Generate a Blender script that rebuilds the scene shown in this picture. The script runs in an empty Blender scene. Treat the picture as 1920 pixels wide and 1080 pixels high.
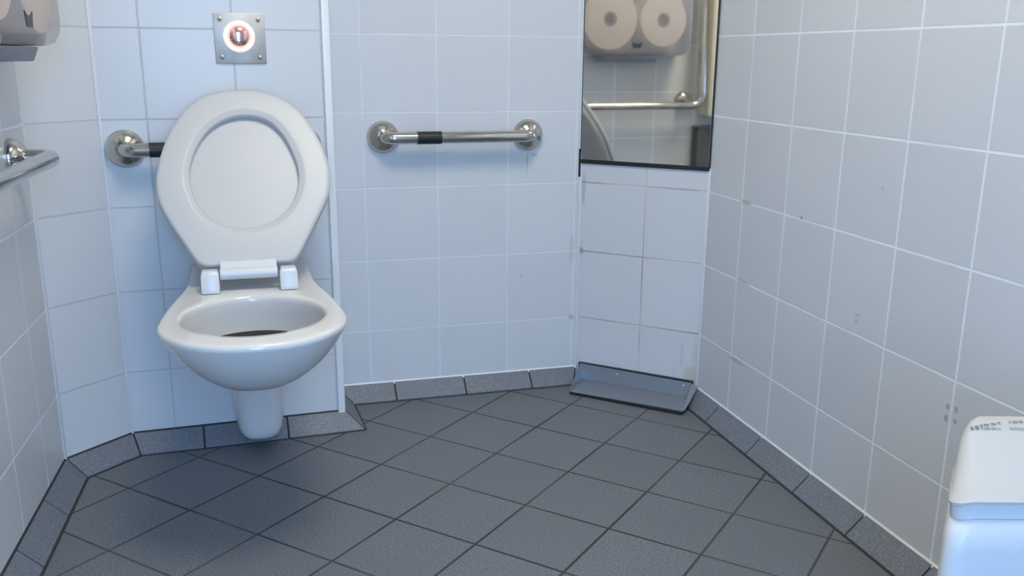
import bpy, bmesh, math, random
from mathutils import Vector, Matrix
from math import sin, cos, pi
random.seed(7)
S = bpy.context.scene
COL = S.collection

# ---------------------------------------------------------------- camera, world, exposure
F_PX, CY, PITCH, ROLL, H = 1750.142, 585.126, 0.266036, -0.0076765, 0.941576
_fwd = Vector((0, cos(PITCH), -sin(PITCH)))
_down = Vector((0, -sin(PITCH), -cos(PITCH)))
_right = Vector((1, 0, 0))
AX_R = cos(ROLL)*_right + sin(ROLL)*_down
AX_D = -sin(ROLL)*_right + cos(ROLL)*_down
cam = bpy.data.cameras.new('camera')
cam.sensor_width = 36.0
cam.lens = F_PX/1920*36.0
cam.shift_y = (CY-540)/1920
cam.clip_start = 0.02
camo = bpy.data.objects.new('camera', cam)
COL.objects.link(camo)
up, back = -AX_D, -_fwd
camo.matrix_world = Matrix(((AX_R.x, up.x, back.x, 0), (AX_R.y, up.y, back.y, 0), (AX_R.z, up.z, back.z, H), (0, 0, 0, 1)))
S.camera = camo
S.view_settings.view_transform = 'Standard'
S.view_settings.look = 'None'
S.view_settings.gamma = 1.0
S.view_settings.use_curve_mapping = False
S.view_settings.exposure = 0.0

world = bpy.data.worlds.new('World'); S.world = world
world.use_nodes = True
wb = world.node_tree.nodes['Background']
wb.inputs['Color'].default_value = (0.283, 0.547, 1.0, 1)
wb.inputs['Strength'].default_value = 15.0
LAMP_STRENGTH = 22.0
LAMP_COLOR = (1.0, 0.925, 0.763, 1)

# ---------------------------------------------------------------- node helpers / materials
def mat(name, color=(.8, .8, .8), rough=.5, metal=0.0, spec=.5, emit=None, estr=0.0):
    m = bpy.data.materials.new(name); m.use_nodes = True
    b = m.node_tree.nodes['Principled BSDF']
    b.inputs['Base Color'].default_value = (*color, 1)
    b.inputs['Roughness'].default_value = rough
    b.inputs['Metallic'].default_value = metal
    b.inputs['Specular IOR Level'].default_value = spec
    if emit:
        b.inputs['Emission Color'].default_value = (*emit, 1)
        b.inputs['Emission Strength'].default_value = estr
    return m

class NT:
    def __init__(s, m): s.t = m.node_tree; s.b = s.t.nodes['Principled BSDF']
    def new(s, ty, **kw):
        n = s.t.nodes.new(ty)
        for k, v in kw.items(): setattr(n, k, v)
        return n
    def link(s, a, b): s.t.links.new(a, b)
    def math(s, op, a, b=None, c=None):
        n = s.new('ShaderNodeMath', operation=op)
        for i, v in enumerate((a, b, c)):
            if v is None: continue
            if isinstance(v, (int, float)): n.inputs[i].default_value = v
            else: s.link(v, n.inputs[i])
        return n.outputs[0]
    def mix(s, fac, a, b):
        n = s.new('ShaderNodeMix', data_type='RGBA')
        for i, v in ((0, fac), (6, a), (7, b)):
            if isinstance(v, (int, float)): n.inputs[i].default_value = v
            elif isinstance(v, tuple): n.inputs[i].default_value = (*v, 1)
            else: s.link(v, n.inputs[i])
        return n.outputs[2]
    def noise(s, vec, scale, detail=2, rough=.5):
        n = s.new('ShaderNodeTexNoise'); n.inputs['Scale'].default_value = scale
        n.inputs['Detail'].default_value = detail; n.inputs['Roughness'].default_value = rough
        s.link(vec, n.inputs['Vector']); return n.outputs['Fac']
    def ramp(s, v, lo, hi):
        n = s.new('ShaderNodeMapRange', interpolation_type='SMOOTHSTEP')
        n.inputs['From Min'].default_value = lo; n.inputs['From Max'].default_value = hi
        s.link(v, n.inputs['Value']); return n.outputs[0]

def grid_lines(n, uv, size, half, soft):
    """1 on the grout lines of a square grid, 0 on the tiles (uv in metres); also a per-tile random value"""
    sep = n.new('ShaderNodeSeparateXYZ'); n.link(uv, sep.inputs[0])
    ds, cells = [], []
    for k in (0, 1):
        q = n.math('DIVIDE', sep.outputs[k], size)
        fr = n.math('FRACT', n.math('ADD', q, 100.0))
        d = n.math('MULTIPLY', n.math('SUBTRACT', .5, n.math('ABSOLUTE', n.math('SUBTRACT', fr, .5))), size)
        ds.append(d); cells.append(n.math('FLOOR', n.math('ADD', q, 100.0)))
    d = n.math('MINIMUM', ds[0], ds[1])
    mask = n.math('SUBTRACT', 1.0, n.ramp(d, half-soft, half+soft))
    cv = n.new('ShaderNodeCombineXYZ'); n.link(cells[0], cv.inputs[0]); n.link(cells[1], cv.inputs[1])
    wn = n.new('ShaderNodeTexWhiteNoise', noise_dimensions='2D'); n.link(cv.outputs[0], wn.inputs['Vector'])
    return mask, wn.outputs['Value'], ds, sep

def tile_mat(name, grout=(.78, .80, .82), dirt=0.0, dirt_col=(.30, .24, .13), tile=(.66, .67, .68), marks=()):
    m = mat(name, rough=.3, spec=.35); n = NT(m)
    uv = n.new('ShaderNodeUVMap').outputs[0]
    mask, rnd, ds, sep = grid_lines(n, uv, .2, .0022, .0010)
    t2 = tuple(c*.965 for c in tile)
    base = n.mix(rnd, tile, t2)
    soft = n.noise(uv, 9, 3)
    base = n.mix(n.math('MULTIPLY', n.ramp(soft, .5, .8), .12), base, tuple(c*.86 for c in tile))
    g = grout
    gcol = n.mix(n.math('MULTIPLY', n.ramp(n.noise(uv, 5, 3), .45, .75), .35 + .6*dirt), g, tuple(c*.62 for c in g))
    if dirt:
        low = n.math('MULTIPLY', n.ramp(n.noise(uv, 3.1, 2), .38, .66), dirt)
        gcol = n.mix(low, gcol, dirt_col)
    col = n.mix(mask, base, gcol)
    if dirt:
        # faint limescale runs below the joints
        mp = n.new('ShaderNodeMapping'); mp.inputs['Scale'].default_value = (60, 3, 1); n.link(uv, mp.inputs[0])
        runs = n.math('MULTIPLY', n.ramp(n.noise(mp.outputs[0], 1, 3), .58, .8), n.math('MULTIPLY', n.math('SUBTRACT', 1.0, n.ramp(sep.outputs[1], .0, .75)), .35*dirt))
        col = n.mix(runs, col, (.48, .45, .36))
    for u0, z0, ru, rz, st, mc in marks:      # scuffs and stains
        du = n.math('DIVIDE', n.math('SUBTRACT', sep.outputs[0], u0), ru)
        dz = n.math('DIVIDE', n.math('SUBTRACT', sep.outputs[1], z0), rz)
        d2 = n.math('ADD', n.math('MULTIPLY', du, du), n.math('MULTIPLY', dz, dz))
        wob = n.math('ADD', d2, n.math('MULTIPLY', n.math('SUBTRACT', n.noise(uv, 1.2/max(ru, .002), 2), .5), 1.2))
        col = n.mix(n.math('MULTIPLY', n.math('SUBTRACT', 1.0, n.ramp(wob, .2, 1.3)), st), col, mc)
    n.link(col, n.b.inputs['Base Color'])
    n.link(n.math('ADD', n.math('MULTIPLY', mask, .4), .27), n.b.inputs['Roughness'])
    bump = n.new('ShaderNodeBump'); bump.inputs['Strength'].default_value = .25; bump.inputs['Distance'].default_value = .002
    n.link(n.math('SUBTRACT', n.math('MULTIPLY', n.noise(uv, 4, 1), .6), mask), bump.inputs['Height'])
    n.link(bump.outputs[0], n.b.inputs['Normal'])
    return m

def stone(n, vec, base, con=.30):
    sp = n.noise(vec, 210, 3, .75)
    col = n.mix(n.ramp(sp, .35, .68), tuple(c*(1-con) for c in base), tuple(min(1, c*(1+con*1.3)) for c in base))
    blot = n.noise(vec, 7, 3)
    return n.mix(n.math('MULTIPLY', n.ramp(blot, .4, .8), .35), col, tuple(c*.82 for c in base))

FLOOR_COL = (.150, .160, .175)
def floor_mat():
    m = mat('floor_tiles', rough=.5); n = NT(m)
    uv = n.new('ShaderNodeUVMap').outputs[0]
    mask, rnd, ds, sep = grid_lines(n, uv, .2, .0026, .0016)
    st = stone(n, uv, FLOOR_COL)
    st = n.mix(n.math('MULTIPLY', rnd, .35), st, tuple(c*.80 for c in FLOOR_COL))
    dk = n.ramp(n.noise(uv, 2.6, 2), .35, .62)
    gcol = n.mix(dk, (.085, .080, .078), (.022, .022, .024))
    col = n.mix(mask, st, gcol)
    n.link(col, n.b.inputs['Base Color'])
    n.link(n.math('ADD', n.math('MULTIPLY', mask, .3), .46), n.b.inputs['Roughness'])
    bump = n.new('ShaderNodeBump'); bump.inputs['Strength'].default_value = .3; bump.inputs['Distance'].default_value = .002
    n.link(n.math('SUBTRACT', n.math('MULTIPLY', n.noise(uv, 300, 2), .25), mask), bump.inputs['Height'])
    n.link(bump.outputs[0], n.b.inputs['Normal'])
    return m

def kerb_mat():
    m = mat('kerb_tiles', rough=.5); n = NT(m)
    oc = n.new('ShaderNodeTexCoord').outputs['Object']
    n.link(stone(n, oc, (.165, .180, .205), .22), n.b.inputs['Base Color'])
    return m

def steel(name, col, rough, aniso=False):
    m = mat(name, col, rough, 1.0); n = NT(m)
    oc = n.new('ShaderNodeTexCoord').outputs['Object']
    v = n.noise(oc, 35, 3)
    n.link(n.math('ADD', n.math('MULTIPLY', v, .16), rough-.08), n.b.inputs['Roughness'])
    n.link(n.mix(n.ramp(n.noise(oc, 22, 3), .35, .75), col, tuple(c*.82 for c in col)), n.b.inputs['Base Color'])
    return m

M = {}
M['tile'] = tile_mat('white_tiles')
M['tile_light'] = tile_mat('white_tiles_pale_grout', grout=(.86, .88, .90))
M['tile_dark'] = tile_mat('white_tiles_grey_grout', grout=(.53, .55, .57))
GREY, RUST = (.24, .26, .31), (.40, .36, .25)
M['tile_right'] = tile_mat('white_tiles_scuffed', grout=(.86, .88, .90), marks=[(.790, .348, .006, .006, .6, GREY), (.811, .350, .005, .007, .6, GREY), (.789, .326, .006, .007, .6, GREY), (.812, .328, .005, .006, .6, GREY),
    (.271, .603, .004, .004, .8, (.14, .14, .15)), (.506, .441, .010, .004, .35, GREY), (.504, .428, .005, .005, .4, GREY), (.541, .704, .004, .004, .3, GREY), (.03, .19, .05, .006, .5, RUST), (.03, .40, .04, .006, .4, RUST), (.02, .60, .03, .006, .6, RUST)])
M['tile_back'] = tile_mat('white_tiles_drip', grout=(.715, .735, .75), marks=[(.455, .668, .0035, .020, .55, (.33, .35, .30)), (.456, .64, .003, .03, .3, (.40, .41, .35)), (.475, .679, .010, .003, .45, GREY), (.44, .33, .004, .004, .4, GREY), (.595, .40, .008, .05, .25, RUST), (.598, .199, .010, .008, .6, (.35, .30, .27))])
M['tile_dirty'] = tile_mat('white_tiles_stained_grout', grout=(.60, .59, .55), dirt=.8, marks=[(.365, .075, .030, .030, .6, (.52, .46, .34)), (.37, .12, .012, .07, .35, (.46, .46, .36)), (.33, .13, .006, .05, .25, (.46, .46, .38)), (.008, .40, .010, .012, .7, (.25, .30, .25)), (.012, .58, .006, .05, .4, (.2, .25, .2))])
M['floor'] = floor_mat()
M['kerb'] = kerb_mat()
M['grout'] = mat('dark_grout', (.035, .034, .033), .8)
M['ceiling'] = mat('ceiling_paint', (.78, .77, .74), .7)
M['trim'] = mat('white_plastic_trim', (.88, .88, .86), .3)
M['silicone'] = mat('white_sealant', (.74, .75, .75), .4)
M['black'] = mat('black_sealant', (.012, .013, .012), .5)
M['ceramic'] = mat('white_ceramic', (.70, .69, .67), .08)
M['plastic'] = mat('white_seat_plastic', (.56, .555, .54), .33, spec=.3)
M['hinge'] = mat('white_hinge_plastic', (.68, .69, .70), .3)
M['stain'] = mat('dark_stained_water', (.030, .024, .022), .55, spec=.15)
M['steel'] = steel('brushed_steel', (.58, .555, .51), .14)
M['steel_plate'] = steel('stainless_plate', (.60, .55, .48), .5)
M['alu'] = mat('grey_painted_metal', (.30, .33, .38), .38, .55)
M['tape'] = mat('black_tape', (.012, .012, .013), .45)
M['mirror'] = mat('tarnished_mirror', (.90, .87, .80), .03, 1.0)
M['copper'] = mat('rose_metal', (.95, .62, .55), .12, 1.0)
M['ring'] = mat('lit_ring', (.95, .80, .75), .25, 0, emit=(1, .72, .64), estr=.62)
M['bin'] = mat('bin_white_plastic', (.72, .73, .73), .33)
M['bin_lid'] = mat('bin_lid_dimmed', (.56, .55, .53), .5)  # greyer than the body: duller light on the slope put into the colour
M['letter'] = mat('grey_lettering', (.42, .41, .41), .6)
M['casing'] = mat('dispenser_housing', (.66, .64, .64), .35)
M['lip'] = mat('grey_tear_edge', (.26, .26, .31), .45)
M['paper'] = mat('tissue_paper', (.80, .70, .60), .9)
M['core'] = mat('cardboard_core', (.26, .22, .21), .9)
M['badge'] = mat('dark_badge', (.06, .055, .07), .5)
M['cream'] = mat('cream_plastic', (.86, .80, .64), .4)
M['greybox'] = mat('dark_grey_plastic', (.10, .095, .092), .45)
M['lamp_body'] = mat('lamp_housing', (.8, .8, .8), .4)
M['lamp'] = mat('lamp_diffuser', (.9, .9, .9), .4, emit=LAMP_COLOR[:3], estr=LAMP_STRENGTH)
M['outside'] = mat('outside_paving', (.40, .34, .27), .9)  # warm tone stands in for sunlit ground; only the sky lights it
M['door'] = mat('door_paint', (.45, .46, .46), .5)
def cover_mat():
    m = mat('clouded_clear_cover', (.74, .72, .73), .22); n = NT(m)
    tr = n.new('ShaderNodeBsdfTransparent'); tr.inputs[0].default_value = (.90, .88, .88, 1)
    mx = n.new('ShaderNodeMixShader'); mx.inputs[0].default_value = .30
    out = [x for x in n.t.nodes if x.type == 'OUTPUT_MATERIAL'][0]
    n.link(tr.outputs[0], mx.inputs[1]); n.link(n.b.outputs[0], mx.inputs[2]); n.link(mx.outputs[0], out.inputs[0])
    return m
M['cover'] = cover_mat()

# ---------------------------------------------------------------- object helpers
def link_mesh(name, bm, m, parent=None, smooth=None, mw=None):
    bmesh.ops.recalc_face_normals(bm, faces=bm.faces[:])
    me = bpy.data.meshes.new(name); bm.to_mesh(me); bm.free()
    for x in (m if isinstance(m, (list, tuple)) else [m]): me.materials.append(x)
    if smooth is not None:
        me.polygons.foreach_set('use_smooth', [True]*len(me.polygons))
        me.set_sharp_from_angle(angle=math.radians(smooth))
    o = bpy.data.objects.new(name, me); COL.objects.link(o)
    if parent: o.parent = parent
    if mw is not None: o.matrix_world = mw
    return o

def empty(name, loc, rz=0.0):
    o = bpy.data.objects.new(name, None); COL.objects.link(o)
    o.location = loc; o.rotation_euler = (0, 0, rz); o.empty_display_size = .05
    return o

def tag(o, label, cat, group=None, kind=None):
    o['label'] = label; o['category'] = cat
    if group: o['group'] = group
    if kind: o['kind'] = kind
    return o

def struct(o, label=None, cat=None):
    o['kind'] = 'structure'
    if label: o['label'] = label
    if cat: o['category'] = cat
    return o

def box(bm, x0, x1, y0, y1, z0, z1, bev=0.0, seg=2, mi=0):
    vs = [bm.verts.new((x, y, z)) for z in (z0, z1) for y in (y0, y1) for x in (x0, x1)]
    fs = [bm.faces.new([vs[i] for i in q]) for q in ((0, 2, 3, 1), (4, 5, 7, 6), (0, 1, 5, 4), (2, 6, 7, 3), (0, 4, 6, 2), (1, 3, 7, 5))]
    for f in fs: f.material_index = mi
    if bev:
        es = list({e for f in fs for e in f.edges})
        bmesh.ops.bevel(bm, geom=es, offset=bev, segments=seg, profile=.5, affect='EDGES')
    return vs

def loft(bm, rings, closed=True, cap0=True, cap1=True, mis=None):
    vr = [[bm.verts.new(p) for p in r] for r in rings]
    n = len(rings[0])
    for k in range(len(vr)-1):
        for i in range(n if closed else n-1):
            j = (i+1) % n
            f = bm.faces.new((vr[k][i], vr[k][j], vr[k+1][j], vr[k+1][i]))
            if mis: f.material_index = mis[k]
    if cap0: bm.faces.new(list(reversed(vr[0])))
    if cap1: bm.faces.new(vr[-1])
    return vr

def tube(bm, pts, r, seg=20, caps=True):
    pts = [Vector(p) for p in pts]; rings = []
    t = (pts[1]-pts[0]).normalized()
    a = Vector((0, 0, 1)) if abs(t.z) < .9 else Vector((1, 0, 0))
    u = t.cross(a).normalized()
    for i, p in enumerate(pts):
        d = (pts[min(i+1, len(pts)-1)]-pts[max(i-1, 0)]).normalized()
        u = (u-d*u.dot(d)).normalized(); v = d.cross(u)
        rings.append([p+r*(cos(2*pi*k/seg)*u+sin(2*pi*k/seg)*v) for k in range(seg)])
    loft(bm, rings, True, caps, caps)

def lathe(bm, prof, o, ax, seg=40):
    """profile of (radius, height along ax) turned about ax through o"""
    ax = Vector(ax).normalized(); a = Vector((0, 0, 1)) if abs(ax.z) < .9 else Vector((1, 0, 0))
    u = ax.cross(a).normalized(); v = ax.cross(u); o = Vector(o)
    rings = [[o+ax*h+max(r, 1e-5)*(cos(2*pi*k/seg)*u+sin(2*pi*k/seg)*v) for k in range(seg)] for r, h in prof]
    loft(bm, rings, True, True, True)

def arc(c, r, a0, a1, n, ux, uy):
    c, ux, uy = Vector(c), Vector(ux), Vector(uy)
    return [c+r*(cos(a0+(a1-a0)*i/n)*ux+sin(a0+(a1-a0)*i/n)*uy) for i in range(n+1)]

def rrect(x0, x1, y0, y1, r, z, n=6):
    out = []
    for cx, cy, a in ((x1-r, y1-r, 0), (x0+r, y1-r, pi/2), (x0+r, y0+r, pi), (x1-r, y0+r, 1.5*pi)):
        for i in range(n+1):
            t = a+pi/2*i/n; out.append(Vector((cx+r*cos(t), cy+r*sin(t), z)))
    return out

# ---------------------------------------------------------------- the plan of the room (metres)
# every wall: a point on it, the direction it runs (left to right seen from the room)
WALL = {
    'left':   (-0.990388, 1.831063, 1.800513),
    'diag':   (-1.025980, 1.977673, 1.035839),
    'toilet': (-0.836153, 2.168652, 0.322452),
    'back':   (-0.398512, 2.513401, 0.280987),
    'mirror': (0.182676, 2.689469, -0.495456),
    'right':  (0.573838, 2.325762, -1.309177),
}
def wdir(k): a = WALL[k][2]; return Vector((cos(a), sin(a), 0))
def wnor(k): a = WALL[k][2]; return Vector((sin(a), -cos(a), 0))      # into the room
def wp(k, s, out=0.0, z=0.0):
    x, y, a = WALL[k]; p = Vector((x, y, 0))+s*wdir(k)+out*wnor(k); p.z = z; return p
def meet(k1, k2, o1=0.0, o2=0.0):
    p1, d1, p2, d2 = wp(k1, 0, o1), wdir(k1), wp(k2, 0, o2), wdir(k2)
    den = d1.x*(-d2.y)+d2.x*d1.y
    r = p2-p1; t = (r.x*(-d2.y)+d2.x*r.y)/den
    return p1+d1*t
def s_of(k, p): return (p-wp(k, 0)).dot(wdir(k))
def frame(k, s, out, z):
    """empty-style matrix: local X along the wall, local -Y into the room, Z up"""
    return wp(k, s, out, z), WALL[k][2]

ROOM_A = 0.281
RT = Vector((cos(ROOM_A), sin(ROOM_A), 0)); RE = Vector((sin(ROOM_A), -cos(ROOM_A), 0))   # lateral, towards the door
CEIL = 2.45
REAR = 0.62            # distance of the rear wall behind the camera
C_ld, C_dt, C_bm, C_mr = meet('left', 'diag'), meet('diag', 'toilet'), meet('back', 'mirror'), meet('mirror', 'right')
S_TR = 0.4185          # right edge of the boxed-out toilet wall
C_tr = wp('toilet', S_TR)

def slab(name, p0, p1, thick, z0, z1, m, u0=0.0, flip=False, ext=(0.0, 0.0)):
    """a wall slab whose room face runs p0->p1 (left to right); UV = metres along, height"""
    d = (p1-p0).normalized(); n = Vector((d.y, -d.x, 0))
    L = (p1-p0).length
    bm = bmesh.new(); uvl = bm.loops.layers.uv.new('UVMap')
    a, b = -ext[0], L+ext[1]
    def P(s, o, z): return Vector((p0.x+d.x*s+n.x*o, p0.y+d.y*s+n.y*o, z))
    vs = [bm.verts.new(P(s, o, z)) for z in (z0, z1) for o in (-thick, 0) for s in (a, b)]
    for q in ((0, 2, 3, 1), (4, 5, 7, 6), (0, 1, 5, 4), (2, 6, 7, 3), (0, 4, 6, 2), (1, 3, 7, 5)):
        f = bm.faces.new([vs[i] for i in q])
        for l in f.loops:
            r = l.vert.co-p0
            l[uvl].uv = (u0+r.dot(d), l.vert.co.z+.001)
    o = link_mesh(name, bm, m); struct(o); return o

# left wall runs from the rear to the corner; right wall from the corner to the rear
def rear_hit(k):
    d, p = wdir(k), wp(k, 0)
    t = (REAR-p.dot(RE))/d.dot(RE); return p+d*t
P_lr, P_rr = rear_hit('left'), rear_hit('right')
slab('wall_left', P_lr, C_ld, .12, 0, CEIL, M['tile_light'], u0=s_of('left', P_lr), ext=(.12, .0))
slab('wall_left_corner', C_ld, C_dt, .12, 0, CEIL, M['tile_dark'], u0=.004, ext=(.0, .0))
slab('wall_toilet', C_dt, C_tr, .24, 0, CEIL, M['tile_dark'], u0=s_of('toilet', C_dt))
slab('wall_back', wp('back', -.12), C_bm, .12, 0, CEIL, M['tile_back'], u0=-.12)
slab('wall_right_corner', C_bm, C_mr, .12, 0, CEIL, M['tile_dirty'], u0=0)
slab('wall_right', C_mr, P_rr, .12, 0, CEIL, M['tile_right'], u0=s_of('right', C_mr), ext=(0, .12))
# rear wall with the open doorway
DOOR0, DOOR1, DOORH = -0.20, 0.30, 1.98
def rp(l, e=REAR, z=0): p = RT*l+RE*e; p.z = z; return p
lat_l, lat_r = P_lr.dot(RT), P_rr.dot(RT)
slab('wall_rear_right', rp(lat_r), rp(DOOR1), .12, 0, CEIL, M['tile_light'])
slab('wall_rear_left', rp(DOOR0), rp(lat_l), .12, 0, CEIL, M['tile_light'])
slab('wall_rear_top', rp(DOOR1), rp(DOOR0), .12, DOORH, CEIL, M['tile_light'])

# floor: square tiles laid on a slant
FA, FX, FY = -0.538736, -0.355692*.873492, 2.357607*.873492
def flat(name, z, x0, x1, y0, y1, m, th=.1, up=True, uv=True):
    bm = bmesh.new(); uvl = bm.loops.layers.uv.new('UVMap')
    zz = (z-th, z) if up else (z, z+th)
    box(bm, x0, x1, y0, y1, *zz)
    for f in bm.faces:
        for l in f.loops:
            r = Vector((l.vert.co.x-FX, l.vert.co.y-FY))
            l[uvl].uv = (r.x*cos(FA)+r.y*sin(FA), -r.x*sin(FA)+r.y*cos(FA))
    o = link_mesh(name, bm, m); struct(o); return o
flat('floor', 0, -1.5, 1.75, -1.05, 2.95, M['floor'])
flat('ceiling', CEIL, -1.5, 1.75, -1.05, 2.95, M['ceiling'], up=False)
go = flat('ground', -.02, -9, 9, -12, -1.05, M['outside'], th=.05)
go['label'] = 'warm-toned paving outside the doorway'

# ---------------------------------------------------------------- tiled kerb along the walls
KH, KD = .043, .046
def kerb(name, chain, joints, gap=.005, top=1):
    """chain: [(wall point, floor point) ...] polyline corners; joints: distances along where a joint falls"""
    bm = bmesh.new()
    def seg(w0, f0, w1, f1, top, sink, mi):
        nrm = ((f0-w0)+(f1-w1)).normalized()
        q = []
        for w, f in ((w0, f0), (w1, f1)):
            n = (f-w); l = n.length; n.normalize()
            q.append([Vector((w.x-n.x*.01, w.y-n.y*.01, 0)), Vector((f.x-n.x*sink, f.y-n.y*sink, 0.0)), Vector((f.x-n.x*sink, f.y-n.y*sink, .004)),
                      Vector((w.x+n.x*.006, w.y+n.y*.006, top)), Vector((w.x-n.x*.01, w.y-n.y*.01, top))])
        vs = [[bm.verts.new(p) for p in r] for r in q]
        for i in range(5):
            j = (i+1) % 5; f = bm.faces.new((vs[0][i], vs[0][j], vs[1][j], vs[1][i])); f.material_index = mi
        for r in vs: f = bm.faces.new(r); f.material_index = mi
    for (a, b), js in zip(zip(chain, chain[1:]), joints):
        (w0, f0), (w1, f1) = a, b
        L = (w1-w0).length
        cuts = [0.0]+[j for j in js if 0.01 < j < L-.01]+[L]
        dd = (w1-w0)/L; nn = Vector((dd.y, -dd.x, 0))
        if nn.dot(f0-w0) < 0: nn = -nn
        for c0, c1 in zip(cuts, cuts[1:]):
            g0 = f0+dd*gap/2 if c0 == 0 else w0+dd*(c0+gap/2)+nn*KD
            g1 = f1-dd*gap/2 if c1 == L else w0+dd*(c1-gap/2)+nn*KD
            seg(w0+dd*(c0+gap/2), g0, w0+dd*(c1-gap/2), g1, KH, 0.0, 0)
        seg(w0, f0, w1, f1, KH-.003, -.0045, 1) if False else seg(w0, f0, w1, f1, KH-.0035, .0035, 1)
        # dark joint between kerb and floor
        d = (f1-f0).normalized(); n = Vector((d.y, -d.x, 0))
        if n.dot(f0-w0) < 0: n = -n
        vs = [bm.verts.new(p) for p in (f0-n*.005+Vector((0, 0, .0012)), f1-n*.005+Vector((0, 0, .0012)), f1+n*.005+Vector((0, 0, .0012)), f0+n*.005+Vector((0, 0, .0012)))]
        vs2 = [bm.verts.new(v.co-Vector((0, 0, .0015))) for v in vs]
        for q in ((0, 1, 2, 3),): f = bm.faces.new([vs[i] for i in q]); f.material_index = 1
        f = bm.faces.new([vs2[i] for i in (3, 2, 1, 0)]); f.material_index = 1
        for i in range(4):
            j = (i+1) % 4; f = bm.faces.new((vs[i], vs2[i], vs2[j], vs[j])); f.material_index = 1
        # sealant between kerb and wall tiles
        dw = (w1-w0).normalized(); nw = Vector((dw.y, -dw.x, 0))
        if nw.dot(f0-w0) < 0: nw = -nw
        ring = [[Vector((p.x+nw.x*o_, p.y+nw.y*o_, z)) for o_, z in ((-.004, KH-.004), (.0065, KH-.004), (.0012, KH+.0035), (-.004, KH+.0035))] for p in (w0, w1)]
        loft(bm, ring, mis=[top])
    o = link_mesh(name, bm, [M['kerb'], M['grout'], M['silicone']]); struct(o); return o
def fl(k, s): return wp(k, s, KD)
# return side of the box
r_dir = -wnor('toilet')
C_rb = None
pb0, db = wp('back', 0), wdir('back')
den = r_dir.x*(-db.y)+db.x*r_dir.y; rr = pb0-C_tr
C_rb = C_tr+r_dir*((rr.x*(-db.y)+db.x*rr.y)/den)
f_tr = C_tr+wnor('toilet')*KD+wdir('toilet')*KD
rb_line = C_rb+wdir('toilet')*KD
# floor corner of kerb where box return meets back wall
pb1 = wp('back', 0, KD); rr = pb1-rb_line
f_rb = rb_line+r_dir*((rr.x*(-db.y)+db.x*rr.y)/den)
sL = s_of('left', P_lr)
jl = [j for j in (x*.2-.07 for x in range(40))]
kerb('baseboard_left', [(P_lr, P_lr+wnor('left')*KD), (C_ld, meet('left', 'diag', KD, KD))], [[(C_ld-P_lr).length-.212-.21*i for i in range(11, -1, -1)]])
kerb('baseboard_left_corner', [(C_ld, meet('left', 'diag', KD, KD)), (C_dt, meet('diag', 'toilet', KD, KD))], [[]])
kerb('baseboard_toilet', [(C_dt, meet('diag', 'toilet', KD, KD)), (C_tr, f_tr), (C_rb, f_rb)], [[.166, .371], []])
kerb('baseboard_back', [(C_rb, f_rb), (C_bm, meet('back', 'mirror', KD, KD))], [[x-s_of('back', C_rb) for x in (.064, .267, .466)]], top=2)
e_m = s_of('mirror', C_mr)
kerb('baseboard_right_corner', [(wp('mirror', e_m-.02), wp('mirror', e_m-.02, KD)), (C_mr, meet('mirror', 'right', KD, KD))], [[]])
kerb('baseboard_right', [(C_mr, meet('mirror', 'right', KD, KD)), (P_rr, P_rr+wnor('right')*KD)], [[.154, .374, .591]+[.792+.205*i for i in range(14)]], top=2)

# ---------------------------------------------------------------- corner trims and beads
def bead(name, p, n1, w, d, z0, z1, m):
    """vertical strip at p, w wide across n1's perpendicular, d deep into the room"""
    bm = bmesh.new(); box(bm, -w/2, w/2, -d, .004, z0, z1, bev=min(w, d)*.3)
    a = math.atan2(n1.x, -n1.y)
    o = link_mesh(name, bm, m, smooth=40); o.location = (p.x, p.y, 0); o.rotation_euler = (0, 0, a); struct(o); return o
def mean(k1, k2): return (wnor(k1)+wnor(k2)).normalized()
bead('trim_1', C_ld, mean('left', 'diag'), .008, .004, KH, CEIL, M['silicone'])
bead('trim_2', C_dt, mean('diag', 'toilet'), .007, .004, KH, CEIL, M['silicone'])
bead('trim_3', wp('toilet', S_TR-.007), wnor('toilet'), .018, .007, .028, CEIL, M['trim'])
bead('trim_4', C_bm, mean('back', 'mirror'), .008, .004, .048, CEIL, M['silicone'])
bead('trim_5', C_mr, mean('mirror', 'right'), .008, .004, KH, .66, M['silicone'])

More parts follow.
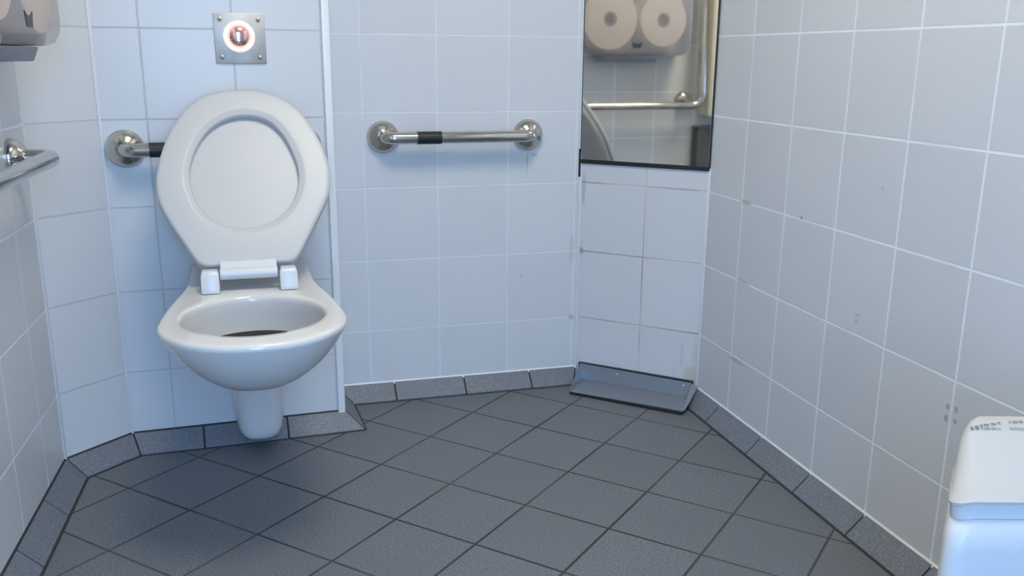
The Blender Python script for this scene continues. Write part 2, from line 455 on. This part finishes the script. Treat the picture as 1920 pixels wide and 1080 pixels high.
# ---------------------------------------------------------------- toilet
PX_T = 0.2045
tp = wp('toilet', PX_T); TA = ROOM_A
TOI = empty('wall_hung_toilet', (tp.x, tp.y, 0), TA)
tag(TOI, 'white ceramic wall-hung toilet with its seat and lid raised', 'toilet')
TM = Matrix.Translation((tp.x, tp.y, 0)) @ Matrix.Rotation(TA, 4, 'Z')
TMI = TM.inverted()
RIM = .458
OUT = [(0, .133), (.12, .1335), (.20, .134), (.25, .1355), (.30, .145), (.36, .156), (.42, .1645), (.49, .172), (.55, .1755), (.585, .171), (.62, .1585), (.655, .138), (.685, .110), (.705, .076), (.715, .040), (.718, 0)]
def half(o):
    for (a, x), (b, y) in zip(OUT, OUT[1:]):
        if a <= o <= b: return x+(y-x)*(o-a)/(b-a)
    return 0
EC, EL, EW = .508, .149, .1375      # opening centre, half length, half width
NTH = 96
def outline_ring():
    poly = [Vector((x, o)) for o, x in OUT]+[Vector((-x, o)) for o, x in reversed(OUT[:-1])]
    res = []
    for i in range(NTH):
        th = 2*pi*i/NTH; d = Vector((cos(th), sin(th))); best = None
        c = Vector((0, EC))
        for a, b in zip(poly, poly[1:]+poly[:1]):
            e = b-a; den = d.x*(-e.y)+e.x*d.y
            if abs(den) < 1e-9: continue
            r = a-c; t = (r.x*(-e.y)+e.x*r.y)/den; u = (d.x*r.y-d.y*r.x)/den
            if t > 0 and -1e-6 <= u <= 1+1e-6 and (best is None or t < best): best = t
        res.append(c+d*best)
    # light smoothing away from the wall corners
    for _ in range(2):
        res = [p if p.y < .02 else (res[i-1]+2*p+res[(i+1) % NTH])/4 for i, p in enumerate(res)]
    return res
OR = outline_ring()
def deck_z(o): t = max(0, min(1, (.15-o)/.15)); return 0.0*t
def pan():
    bm = bmesh.new(); rings = []; mis = []
    def P(p, z): return Vector((p.x, -p.y, z))
    A = Vector((0, .20))
    N = 18
    for k in range(N+1):                       # underside, from its lowest point up to the rim edge
        ph = pi/2*(1-k/N)*.985
        c, s = cos(ph), sin(ph)
        ring = []
        for p in OR:
            q = Vector((p.x*c**.9, A.y+(p.y-A.y)*c**.4))
            q.y = max(q.y, -.004) if p.y > .01 else -.004
            ring.append(P(q, RIM-.012-.150*s**1.8))
        rings.append(ring)
    C = Vector((0, EC))
    for inset, dz in ((.0, .007), (.0015, .0035), (.005, .001), (.011, 0)):
        rings.append([P(p+(C-p).normalized()*inset, RIM-dz+deck_z(p.y)) for p in OR])
    E = [C+Vector((EW*cos(2*pi*i/NTH), EL*sin(2*pi*i/NTH))) for i in range(NTH)]
    # back of the deck between outline and opening
    for t in (.35, .7):
        rings.append([P((p+(C-p).normalized()*.011).lerp(e, t), RIM+deck_z(p.y+(e.y-p.y)*t)) for p, e in zip(OR, E)])
    for sc, dz, sh in ((1.02, .0, 0), (1.0, .002, 0), (.985, .006, 0), (.98, .014, 0), (.97, .030, -.002), (.95, .05, -.004), (.90, .075, -.01), (.78, .100, -.02), (.55, .120, -.035), (.3, .130, -.045), (.05, .133, -.05)):
        rings.append([P(Vector((0, EC+sh))+(e-C)*sc, RIM-dz) for e in E])
    loft(bm, rings, True, True, True)
    return bm
link_mesh('pan', pan(), M['ceramic'], TOI, smooth=50)
# dark stained water standing in the bowl
bm = bmesh.new()
lathe(bm, [(.0, 0.0), (.6, 0.0), (1.0, -.001), (1.0, -.004), (.0, -.004)], (0, 0, 0), (0, 0, 1), 48)
for v in bm.verts: v.co = Vector((v.co.x*EW*.93, -(EC-.006)+v.co.y*EL*.925, RIM-.0735+v.co.z))
wo = link_mesh('bowl_water', bm, M['stain'], TOI, smooth=40); wo['label'] = 'dark standing water in the bowl'
# trap shroud below the bowl
bm = bmesh.new(); rings = []
for z, hw, ou in ((.330, .078, .17), (.27, .077, .165), (.23, .074, .157), (.18, .069, .142), (.12, .062, .128), (.08, .058, .121), (.055, .0545, .117), (.040, .049, .112), (.031, .041, .104), (.028, .030, .092)):
    r = []
    n = 24
    for i in range(n+1):
        t = pi*i/n
        x = hw*math.copysign(abs(cos(t))**.62, cos(t)); o = .035+(ou-.035)*sin(t)**.62
        r.append(Vector((x, -o, z)))
    r = [Vector((hw, .004 if z > .05 else -.03, z))]+r+[Vector((-hw, .004 if z > .05 else -.03, z))]
    rings.append(r)
loft(bm, rings, True, True, True)
link_mesh('trap_shroud', bm, M['ceramic'], TOI, smooth=50)

# raised seat and lid: outlines lie in one leaning plane through the hinge
HO, HZ, LEAN = .285, .515, .61
def cam_ray(x, y):
    return ((x-960)/F_PX*AX_R+(y-CY)/F_PX*AX_D+_fwd)
_o = TMI @ Vector((0, 0, H))
def on_lean(x, y):
    """a seat outline point, measured in the plane of the raised seat: (across, up the seat)"""
    d = TMI.to_3x3() @ cam_ray(x, y)
    # plane: -Y = HO-(z-HZ)*LEAN
    t = (HO-(_o.z-HZ)*LEAN+_o.y)/(-d.y+d.z*LEAN)
    p = _o+d*t
    return Vector((p.x, (p.z-HZ)*math.sqrt(1+LEAN*LEAN)))
def spline(pts, n=8):
    out = []; N = len(pts)
    for i in range(N):
        p0, p1, p2, p3 = (pts[(i+k-1) % N] for k in range(4))
        for j in range(n):
            t = j/n
            out.append(.5*((2*p1)+(-p0+p2)*t+(2*p0-5*p1+4*p2-p3)*t*t+(-p0+3*p1-3*p2+p3)*t**3))
    return out
ring_px = [(455, 168), (418, 171), (381, 179), (340, 213), (309, 266), (292.5, 328), (295, 372), (318, 417), (348, 461), (368, 489), (378, 496), (390, 498.5), (412, 497.5), (465, 494), (515, 491), (540, 489.5), (552, 486), (563, 473), (588.5, 424), (613, 372), (620, 342), (610.5, 287), (581, 232), (548, 194), (500, 172.5)]
hole_px = [(457, 214.5), (427, 220), (398, 236), (374, 264), (358, 303), (355, 330), (360, 357), (376, 390), (402, 412), (430, 422.5), (459, 425.5), (489, 422), (516, 411), (541, 389), (556, 358), (560, 326), (553, 295), (535, 258), (512, 231), (486, 218)]
RING = spline([on_lean(*p) for p in ring_px], 5)
HOLE = spline([on_lean(*p) for p in hole_px], 6)
ca = math.atan(LEAN)
def LP(u, v, w):
    """across u, up v, w in front of the plane"""
    return Vector((u, -(HO-v*sin(ca)+w*cos(ca)), HZ+v*cos(ca)+w*sin(ca)))
def resample(poly, c, n):
    out = []
    for i in range(n):
        th = 2*pi*i/n; d = Vector((cos(th), sin(th))); best = None
        for a, b in zip(poly, poly[1:]+poly[:1]):
            e = b-a; den = d.x*(-e.y)+e.x*d.y
            if abs(den) < 1e-12: continue
            r = a-c; t = (r.x*(-e.y)+e.x*r.y)/den; u = (d.x*r.y-d.y*r.x)/den
            if t > 0 and -1e-6 <= u <= 1+1e-6 and (best is None or t > best): best = t
        out.append(c+d*best)
    return out
hc = sum(HOLE, Vector((0, 0)))/len(HOLE)
RO, RI = resample(RING, hc, 144), resample(HOLE, hc, 144)
def smooth_up(poly, n=14):
    r = [(p-hc).length for p in poly]; N = len(poly)
    for _ in range(n):
        r = [r[i] if (poly[i].y < hc.y-.075) else (r[i-1]+2*r[i]+r[(i+1) % N])/4 for i in range(N)]
    return [hc+(p-hc).normalized()*q for p, q in zip(poly, r)]
RO, RI = smooth_up(RO), smooth_up(RI, 6)
def inset(poly, c, d): return [p+(c-p).normalized()*d for p in poly]
def lev(poly, w): return [LP(p.x, p.y, w) for p in poly]
bm = bmesh.new()
rings = [lev(RI, -.018), lev(inset(RO, hc, .006), -.018), lev(RO, -.012), lev(RO, -.006), lev(inset(RO, hc, .0015), -.0025), lev(inset(RO, hc, .0045), -.0006), lev(inset(RO, hc, .008), 0),
         lev(inset(RO, hc, .012), .0001), lev([a.lerp(b, .5) for a, b in zip(RO, RI)], .0008), lev(inset(RI, hc, -.016), .0006), lev(inset(RI, hc, -.012), .0003), lev(inset(RI, hc, -.009), -.0012),
         lev(inset(RI, hc, -.004), -.0022), lev(inset(RI, hc, -.0015), -.0034), lev(RI, -.006)]
loft(bm, rings+[rings[0]], True, False, False)
bmesh.ops.remove_doubles(bm, verts=bm.verts[:], dist=1e-6)
seat = link_mesh('seat', bm, M['plastic'], TOI, smooth=40)
bm = bmesh.new()
rings = [lev(inset(RO, hc, .002), -.0195), lev(RO, -.024), lev(RO, -.030), lev(inset(RO, hc, .004), -.036), lev(inset(RO, hc, .02), -.039), lev(inset(RO, hc, .08), -.042)]
loft(bm, rings, True, True, True)
lid = link_mesh('lid', bm, M['plastic'], TOI, smooth=40)
# hinge barrel and its two blocks
bm = bmesh.new()
hb0, hb1 = on_lean(413, 512), on_lean(520, 507)
tube(bm, [Vector((hb0.x, -.303, .495)), Vector((hb1.x, -.303, .495))], .0125, 20)
rings = [[Vector((x, -o, z)) for o, z in ((.298, .486), (.309, .500), (.289, .519), (.270, .519))] for x in (hb0.x+.001, hb1.x-.001)]
loft(bm, rings)
link_mesh('hinge_barrel', bm, M['hinge'], seat, smooth=40)
for x0, x1 in ((-.1015, -.0645), (.0595, .0965)):
    bm = bmesh.new()
    rings = []
    for z, o0, o1 in ((RIM+.001, .275, .330), (RIM+.012, .277, .328), (RIM+.038, .281, .322), (RIM+.046, .285, .317)):
        e = .003 if z > RIM+.04 else 0
        rings.append([Vector((x0+e, -o0, z)), Vector((x1-e, -o0, z)), Vector((x1-e, -o1, z)), Vector((x0+e, -o1, z))])
    loft(bm, rings); bmesh.ops.bevel(bm, geom=bm.edges[:], offset=.0025, segments=2, affect='EDGES', profile=.5)
    link_mesh('hinge_block', bm, M['hinge'], TOI, smooth=40)

# ---------------------------------------------------------------- flush plate
fp, fa = frame('toilet', .2165, .0, .9795)
FP = empty('flush_plate', fp, fa)
tag(FP, 'square stainless flush plate with a glowing round button above the toilet', 'flush plate')
bm = bmesh.new(); box(bm, -.0565, .0565, -.004, .002, -.0555, .0555, bev=.0012)
link_mesh('plate', bm, M['steel_plate'], FP, smooth=40)
for sx in (-1, 1):
    for sz in (-1, 1):
        bm = bmesh.new(); lathe(bm, [(0, .0058), (.0025, .0055), (.0045, .0045), (.0048, .002)], (sx*.042, -.002, sz*.042), (0, -1, 0), 16)
        link_mesh('screw', bm, M['steel'], FP, smooth=50)
bm = bmesh.new(); lathe(bm, [(0, .013), (.010, .0125), (.018, .0105), (.0225, .0075), (.0245, .004), (.0245, 0)], (-.002, -.003, .004), (0, -1, 0), 36)
bt = link_mesh('button', bm, M['copper'], FP, smooth=50); bt['label'] = 'polished rose-coloured push button'
bm = bmesh.new()
pr = [(.0245+.0055*(1-cos(t)), .002+.0075*sin(t)) for t in [pi*i/12 for i in range(13)]]
o_ = Vector((-.002, -.003, .004)); rings = []
for r, h in pr: rings.append([o_+Vector((r*cos(2*pi*k/40), -h, r*sin(2*pi*k/40))) for k in range(40)])
loft(bm, rings, True, False, False)
rg = link_mesh('ring', bm, M['ring'], bt, smooth=60); rg['label'] = 'lit pinkish white ring around the button'

# ---------------------------------------------------------------- grab rails
def flange_prof(r=.043): return [(r, 0), (r, .004), (r*.97, .010), (r*.86, .018), (r*.68, .025), (r*.48, .029), (.0185, .031)]
def straight_rail(name, k, s0, L, z, tape0, tape1, label, lift=0.0):
    p, a = frame(k, s0, 0, z)
    R = empty(name, p, a); tag(R, label, 'grab rail', 'straight steel grab rails')
    o, rb, r = .052, .026, .0155
    path = [(0, -.012, 0)]+[tuple(v) for v in arc((rb, -(o-rb), 0), rb, pi, 1.5*pi, 8, (1, 0, 0), (0, 1, 0))]
    path += [tuple(v) for v in arc((L-rb, -(o-rb), lift), rb, -pi/2, 0, 8, (1, 0, 0), (0, 1, 0))]+[(L, -.012, lift)]
    bm = bmesh.new(); tube(bm, path, r, 24); link_mesh('tube', bm, M['steel'], R, smooth=50)
    for x, zz in ((0, 0), (L, lift)):
        bm = bmesh.new(); lathe(bm, flange_prof(), (x, 0, zz), (0, -1, 0), 40); link_mesh('flange', bm, M['steel'], R, smooth=50)
    bm = bmesh.new()
    lz = lambda x: lift*(x-rb)/(L-2*rb)
    tube(bm, [(tape0, -o, lz(tape0)), (tape1, -o, lz(tape1))], r+.0012, 24)
    t = link_mesh('tape_band', bm, M['tape'], R, smooth=50); t['label'] = 'black tape wound around the tube'
    return R
straight_rail('grab_rail', 'back', .052, .404, .735, .083, .148, 'straight steel grab rail on the back wall between toilet and mirror')
straight_rail('grab_rail.001', 'toilet', -.0525, .40, .735, .054, .112, 'steel grab rail on the wall behind the raised toilet lid')

# L-shaped rail on the left wall: local x runs towards the door
def frame_left(s, z):            # s counts from the left wall's first joint towards the door
    return wp('left', -s, 0, z)
LR = empty('grab_rail_angled', frame_left(0, 0), WALL['left'][2])
LR.name = 'angled_grab_rail'
LR.location = frame_left(-.035, .742)
tag(LR, 'L-shaped steel grab rail below the paper dispenser on the left wall', 'grab rail')
o, rb, r, LL, VH = .080, .03, .0165, .625, .75
path = [(0, -.01, 0)]+[tuple(v) for v in arc((-rb, -(o-rb), 0), rb, 0, -pi/2, 8, (1, 0, 0), (0, 1, 0))]
path += [tuple(v) for v in arc((-LL+.05, -o, .05), .05, -pi/2, -pi, 8, (1, 0, 0), (0, 0, 1))]
path += [tuple(v) for v in arc((-LL, -(o-rb), VH-rb), rb, -pi/2, 0, 8, (0, 1, 0), (0, 0, 1))]+[(-LL, -.01, VH)]
bm = bmesh.new(); tube(bm, path, r, 24); link_mesh('tube', bm, M['steel'], LR, smooth=50)
for x, z in ((0, 0), (-LL, VH)):
    bm = bmesh.new(); lathe(bm, flange_prof(.040), (x, 0, z), (0, -1, 0), 36); link_mesh('flange', bm, M['steel'], LR, smooth=50)
bm = bmesh.new(); lathe(bm, flange_prof(.036), (-LL+.055, 0, .025), (0, -1, 0), 36); link_mesh('flange', bm, M['steel'], LR, smooth=50)
bm = bmesh.new(); tube(bm, [(-LL+.055, -.01, .025), (-LL+.055, -.05, .022), (-LL+.05, -o, .006)], .011, 16); link_mesh('bracket', bm, M['steel'], LR, smooth=50)

# ---------------------------------------------------------------- paper dispenser with two rolls (left wall)
DZ0 = .945
DI = empty('toilet_paper_dispenser', frame_left(0, DZ0), WALL['left'][2])
tag(DI, 'clouded white double toilet paper dispenser high on the left wall', 'dispenser')
# local x is negative towards the door
X0, X1 = -.505, .012
bm = bmesh.new(); 
def xz_rr(x0, x1, z0, z1, r, y): return [Vector((v.x, y, v.y)) for v in rrect(x0, x1, z0, z1, r, 0, 8)]
loft(bm, [xz_rr(X0, X1, 0.012, .30, .045, -.0005), xz_rr(X0, X1, .012, .30, .045, -.022)])
bmesh.ops.bevel(bm, geom=bm.edges[:], offset=.002, segments=1, affect='EDGES')
link_mesh('housing', bm, M['casing'], DI, smooth=40)
bm = bmesh.new()
rings = [xz_rr(X0, X1, .010, .302, .045, -.023), xz_rr(X0+.001, X1-.001, .011, .301, .045, -.100), xz_rr(X0+.006, X1-.006, .016, .296, .042, -.120), xz_rr(X0+.018, X1-.018, .028, .284, .034, -.129)]
loft(bm, rings[:2], True, False, False)
link_mesh('cover_rim', bm, M['casing'], DI, smooth=40)
bm = bmesh.new(); loft(bm, rings[1:], True, False, True)
co = link_mesh('cover', bm, M['cover'], DI, smooth=40); co['label'] = 'clouded see-through front cover'
bm = bmesh.new()
loft(bm, [[Vector((x, y, z)) for x, y, z in ((-.355, -.024, -.016), (-.09, -.024, -.016), (-.10, -.098, -.016), (-.345, -.098, -.016))],
          [Vector((x, y, z)) for x, y, z in ((-.37, -.024, .0095), (-.075, -.024, .0095), (-.085, -.105, .0095), (-.36, -.105, .0095))]])
bmesh.ops.bevel(bm, geom=bm.edges[:], offset=.002, segments=1, affect='EDGES')
lip = link_mesh('tear_lip', bm, M['lip'], DI, smooth=40); lip['label'] = 'darker grey tear edge under the cover'
bm = bmesh.new()
loft(bm, [[Vector((x, -.1285, z)) for x, z in ((-.252, .040), (-.218, .040), (-.210, .066), (-.222, .060), (-.235, .058), (-.248, .060), (-.260, .066))],
          [Vector((x, -.1305, z)) for x, z in ((-.252, .040), (-.218, .040), (-.210, .066), (-.222, .060), (-.235, .058), (-.248, .060), (-.260, .066))]])
bd = link_mesh('badge', bm, M['badge'], DI); bd['label'] = 'small dark badge low on the cover'
for i, (x, rad, lab) in enumerate(((-.112, .125, 'fuller toilet roll in the dispenser, next to the toilet'), (-.362, .110, 'smaller toilet roll in the dispenser, next to the door side'))):
    c = Vector((x, 0, .155-(0.0 if i == 0 else -.0)))
    RO_ = empty('toilet_roll', LR.location.lerp(DI.location, 1.0)); RO_.location = wp('left', x, 0, DZ0+c.z); RO_.rotation_euler = (0, 0, WALL['left'][2])
    tag(RO_, lab, 'toilet roll', 'toilet rolls in the dispenser')
    bm = bmesh.new()
    rings = [[Vector((rr_*cos(2*pi*k/48), y, rr_*sin(2*pi*k/48))) for k in range(48)] for rr_, y in ((.030, -.118), (rad-.003, -.118), (rad, -.115), (rad, -.028), (rad-.003, -.025), (.030, -.025))]
    loft(bm, rings+[rings[0]], True, False, False); bmesh.ops.remove_doubles(bm, verts=bm.verts[:], dist=1e-6)
    link_mesh('paper', bm, M['paper'], RO_, smooth=40)
    bm = bmesh.new()
    lathe(bm, [(0, 0), (.0295, 0), (.0295, .092), (.020, .092), (.018, .06), (0, .06)], (0, -.025, 0), (0, -1, 0), 32)
    link_mesh('core', bm, M['core'], RO_, smooth=40)

# ---------------------------------------------------------------- things on the left wall that only the mirror shows
TW = empty('cream_wall_panel', frame_left(.622, .69), WALL['left'][2])  # plain tall cream panel, added as the pale strip in the mirror
tag(TW, 'tall cream wall panel at the right edge of the mirror reflection', 'dispenser')
bm = bmesh.new(); loft(bm, [xz_rr(-.28, 0, 0, .62, .02, -.0005), xz_rr(-.28, 0, 0, .62, .02, -.09), xz_rr(-.27, -.01, .01, .61, .02, -.10)])
link_mesh('case', bm, M['cream'], TW, smooth=40)
bm = bmesh.new(); box(bm, -.21, -.07, -.085, -.02, -.004, .002); link_mesh('dark_slot', bm, M['badge'], TW)
WBN = empty('waste_box', frame_left(.60, .30), WALL['left'][2])
tag(WBN, 'dark grey waste box on the left wall, low at the right of the mirror', 'waste box')
bm = bmesh.new(); loft(bm, [xz_rr(-.30, 0, 0, .335, .012, -.0005), xz_rr(-.30, 0, 0, .335, .012, -.05)]); link_mesh('body', bm, M['greybox'], WBN, smooth=40)
bm = bmesh.new(); loft(bm, [xz_rr(-.303, .003, .336, .348, .004, -.0005), xz_rr(-.303, .003, .336, .348, .004, -.054)]); link_mesh('rim', bm, M['greybox'], WBN, smooth=40)

# ---------------------------------------------------------------- mirror
mp_, ma = frame('mirror', 0, 0, 0)
MI = empty('wall_mirror', wp('mirror', 0, 0, .664), WALL['mirror'][2])
tag(MI, 'tarnished wall mirror set in the tiles of the slanted corner', 'mirror')
ml0, ml1, mh = .014, e_m-.004, 1.0
bm = bmesh.new(); box(bm, ml0, ml1, -.004, .002, 0, mh, bev=.0006); link_mesh('glass', bm, M['mirror'], MI)
bm = bmesh.new()
box(bm, ml0-.004, ml1+.002, -.0055, .003, -.011, .0008, bev=.0015)
box(bm, ml0-.007, ml0-.0005, -.0055, .003, -.05, .03, bev=.0015)
box(bm, ml0-.004, ml0+.0004, -.0042, .003, .02, mh, bev=.001)
box(bm, ml1-.0003, ml1+.004, -.0045, .003, -.011, mh, bev=.001)
ed = link_mesh('edge_seal', bm, M['black'], MI); ed['label'] = 'blackened sealant around the mirror edge'

# ---------------------------------------------------------------- folded metal angle on the floor
AP = empty('metal_angle_plate', wp('mirror', 0, 0, 0), WALL['mirror'][2])
tag(AP, 'grey folded metal angle on the floor at the foot of the slanted wall', 'metal plate')
x0, x1 = .030, .379
bm = bmesh.new()
def sheet(pts, th):
    a = [Vector(p) for p in pts]; n = (a[1]-a[0]).cross(a[2]-a[0]).normalized()*th
    v0 = [bm.verts.new(p) for p in a]; v1 = [bm.verts.new(p+n) for p in a]
    bm.faces.new(v0); bm.faces.new(v1[::-1])
    for i in range(len(a)):
        j = (i+1) % len(a); bm.faces.new((v0[j], v0[i], v1[i], v1[j]))
sheet([(x0+.012, -.016, .012), (x1, -.016, .014), (x1-.001, -.008, .0555), (x0, -.008, .0575)], .002)
sheet([(x0+.012, -.0165, .012), (x1, -.0165, .014), (x1+.012, -.118, .010), (x0+.025, -.128, .010)], .002)
sheet([(x1, -.0165, .015), (x1-.001, -.008, .053), (x1+.019, -.012, .048), (x1+.016, -.113, .0105), (x1+.012, -.117, .0105)], .0015)
sheet([(x0+.012, -.0165, .013), (x0, -.008, .055), (x0+.022, -.125, .0105)], .0015)
bmesh.ops.recalc_face_normals(bm, faces=bm.faces[:])
link_mesh('folded_sheet', bm, M['alu'], AP)
bm = bmesh.new()
box(bm, x0-.004, x1+.002, -.010, .002, .0, .060, bev=.001)
box(bm, x0+.022, x1+.012, -.126, -.012, .0, .0075, bev=.001)
bk = link_mesh('bedding', bm, M['black'], AP); bk['label'] = 'black sealant under and behind the sheet'
for i, sx in enumerate((.35, .93)):
    bm = bmesh.new(); lathe(bm, [(0, .0022), (.003, .0018), (.0045, .0)], (x0+(x1-x0)*sx, -.0125+.001, .043), (0, -1, .1), 14)
    link_mesh('rivet', bm, M['steel_plate'], AP, smooth=50)

# ---------------------------------------------------------------- white bin at the right
BN = empty('sanitary_bin', (.513, 1.0, 0), 0)
tag(BN, 'white plastic bin with a sloping lid in the bottom right corner', 'bin')
BW = .40
def bring(y0, z, ins=0.0, arch=0.0, y1=.13, r=.03):
    out = []
    for v in rrect(ins, BW-ins, y0, y1, min(r, (y1-y0)*.45), z, 7):
        k = 1-.335*v.y/.13
        u = (v.x-BW/2)/(BW/2)
        out.append(Vector((BW/2+(v.x-BW/2)*k, v.y, v.z+arch*(1-abs(u)**4))))
    return out
bm = bmesh.new()
loft(bm, [bring(-.002, 0), bring(-.006, .05), bring(-.008, .25), bring(-.008, .375, 0, .008), bring(-.006, .394, .001, .016), bring(-.001, .404, .003, .018), bring(.004, .408, .005, .018)])
link_mesh('body', bm, M['bin'], BN, smooth=50)
bm = bmesh.new()
loft(bm, [bring(.004, .4085, .005, .018), bring(.003, .426, .003, .018), bring(.0, .430, .0005, .018), bring(.0, .4335, .0, .018), bring(.004, .436, .002, .018), bring(.0105, .437, .004, .018),
          bring(.035, .448, .004, .018), bring(.062, .463, .005, .018), bring(.085, .476, .008, .013, .131), bring(.100, .4825, .013, .015, .132), bring(.110, .486, .020, .017, .133), bring(.118, .487, .032, .017, .135)], mis=[1, 1]+[0]*9)  # lid's lower band takes the lighter body colour to look better lit
ldo = link_mesh('lid', bm, [M['bin_lid'], M['bin']], BN, smooth=40)
bm = bmesh.new()
x = .070
rnd = random.Random(4)
while x < .32:
    w = rnd.choice((.003, .004, .005, .007))
    if abs(x-.112) > .004:
        u = (x-BW/2)/(BW/2)/.745; up_ = .016*(1-abs(u)**4)
        y0 = .103; zc = .4835+up_+.0016
        bm.faces.new([bm.verts.new(p) for p in ((x, y0, zc), (x+w, y0, zc), (x+w, y0+.0045, zc+.0018), (x, y0+.0045, zc+.0018))])
    x += w+.0014
bmesh.ops.solidify(bm, geom=bm.faces[:], thickness=-.0012)
link_mesh('lettering', bm, M['letter'], ldo)

# ---------------------------------------------------------------- ceiling lamp
lc = RT*.40+RE*(-1.10)
CL = empty('ceiling_lamp', (lc.x, lc.y, CEIL), ROOM_A)
tag(CL, 'square white ceiling lamp lighting the washroom', 'lamp')
bm = bmesh.new(); box(bm, -.33, .33, -.33, .33, -.05, 0, bev=.006); link_mesh('lamp_housing', bm, M['lamp_body'], CL, smooth=40)
bm = bmesh.new(); box(bm, -.30, .30, -.30, .30, -.062, -.049, bev=.004); link_mesh('diffuser', bm, M['lamp'], CL, smooth=40)

# daylight enters through the doorway (sampling aid only, gives off no light of its own)
pl = bpy.data.lights.new('doorway_portal', 'AREA'); pl.shape = 'RECTANGLE'; pl.size = DOOR1-DOOR0; pl.size_y = DOORH
pl.cycles.is_portal = True
po = bpy.data.objects.new('doorway_portal', pl); COL.objects.link(po)
c = rp((DOOR0+DOOR1)/2, REAR+.1, DOORH/2); zax = RE; yax = Vector((0, 0, 1)); xax = yax.cross(zax)
po.matrix_world = Matrix(((xax.x, yax.x, zax.x, c.x), (xax.y, yax.y, zax.y, c.y), (xax.z, yax.z, zax.z, c.z), (0, 0, 0, 1)))
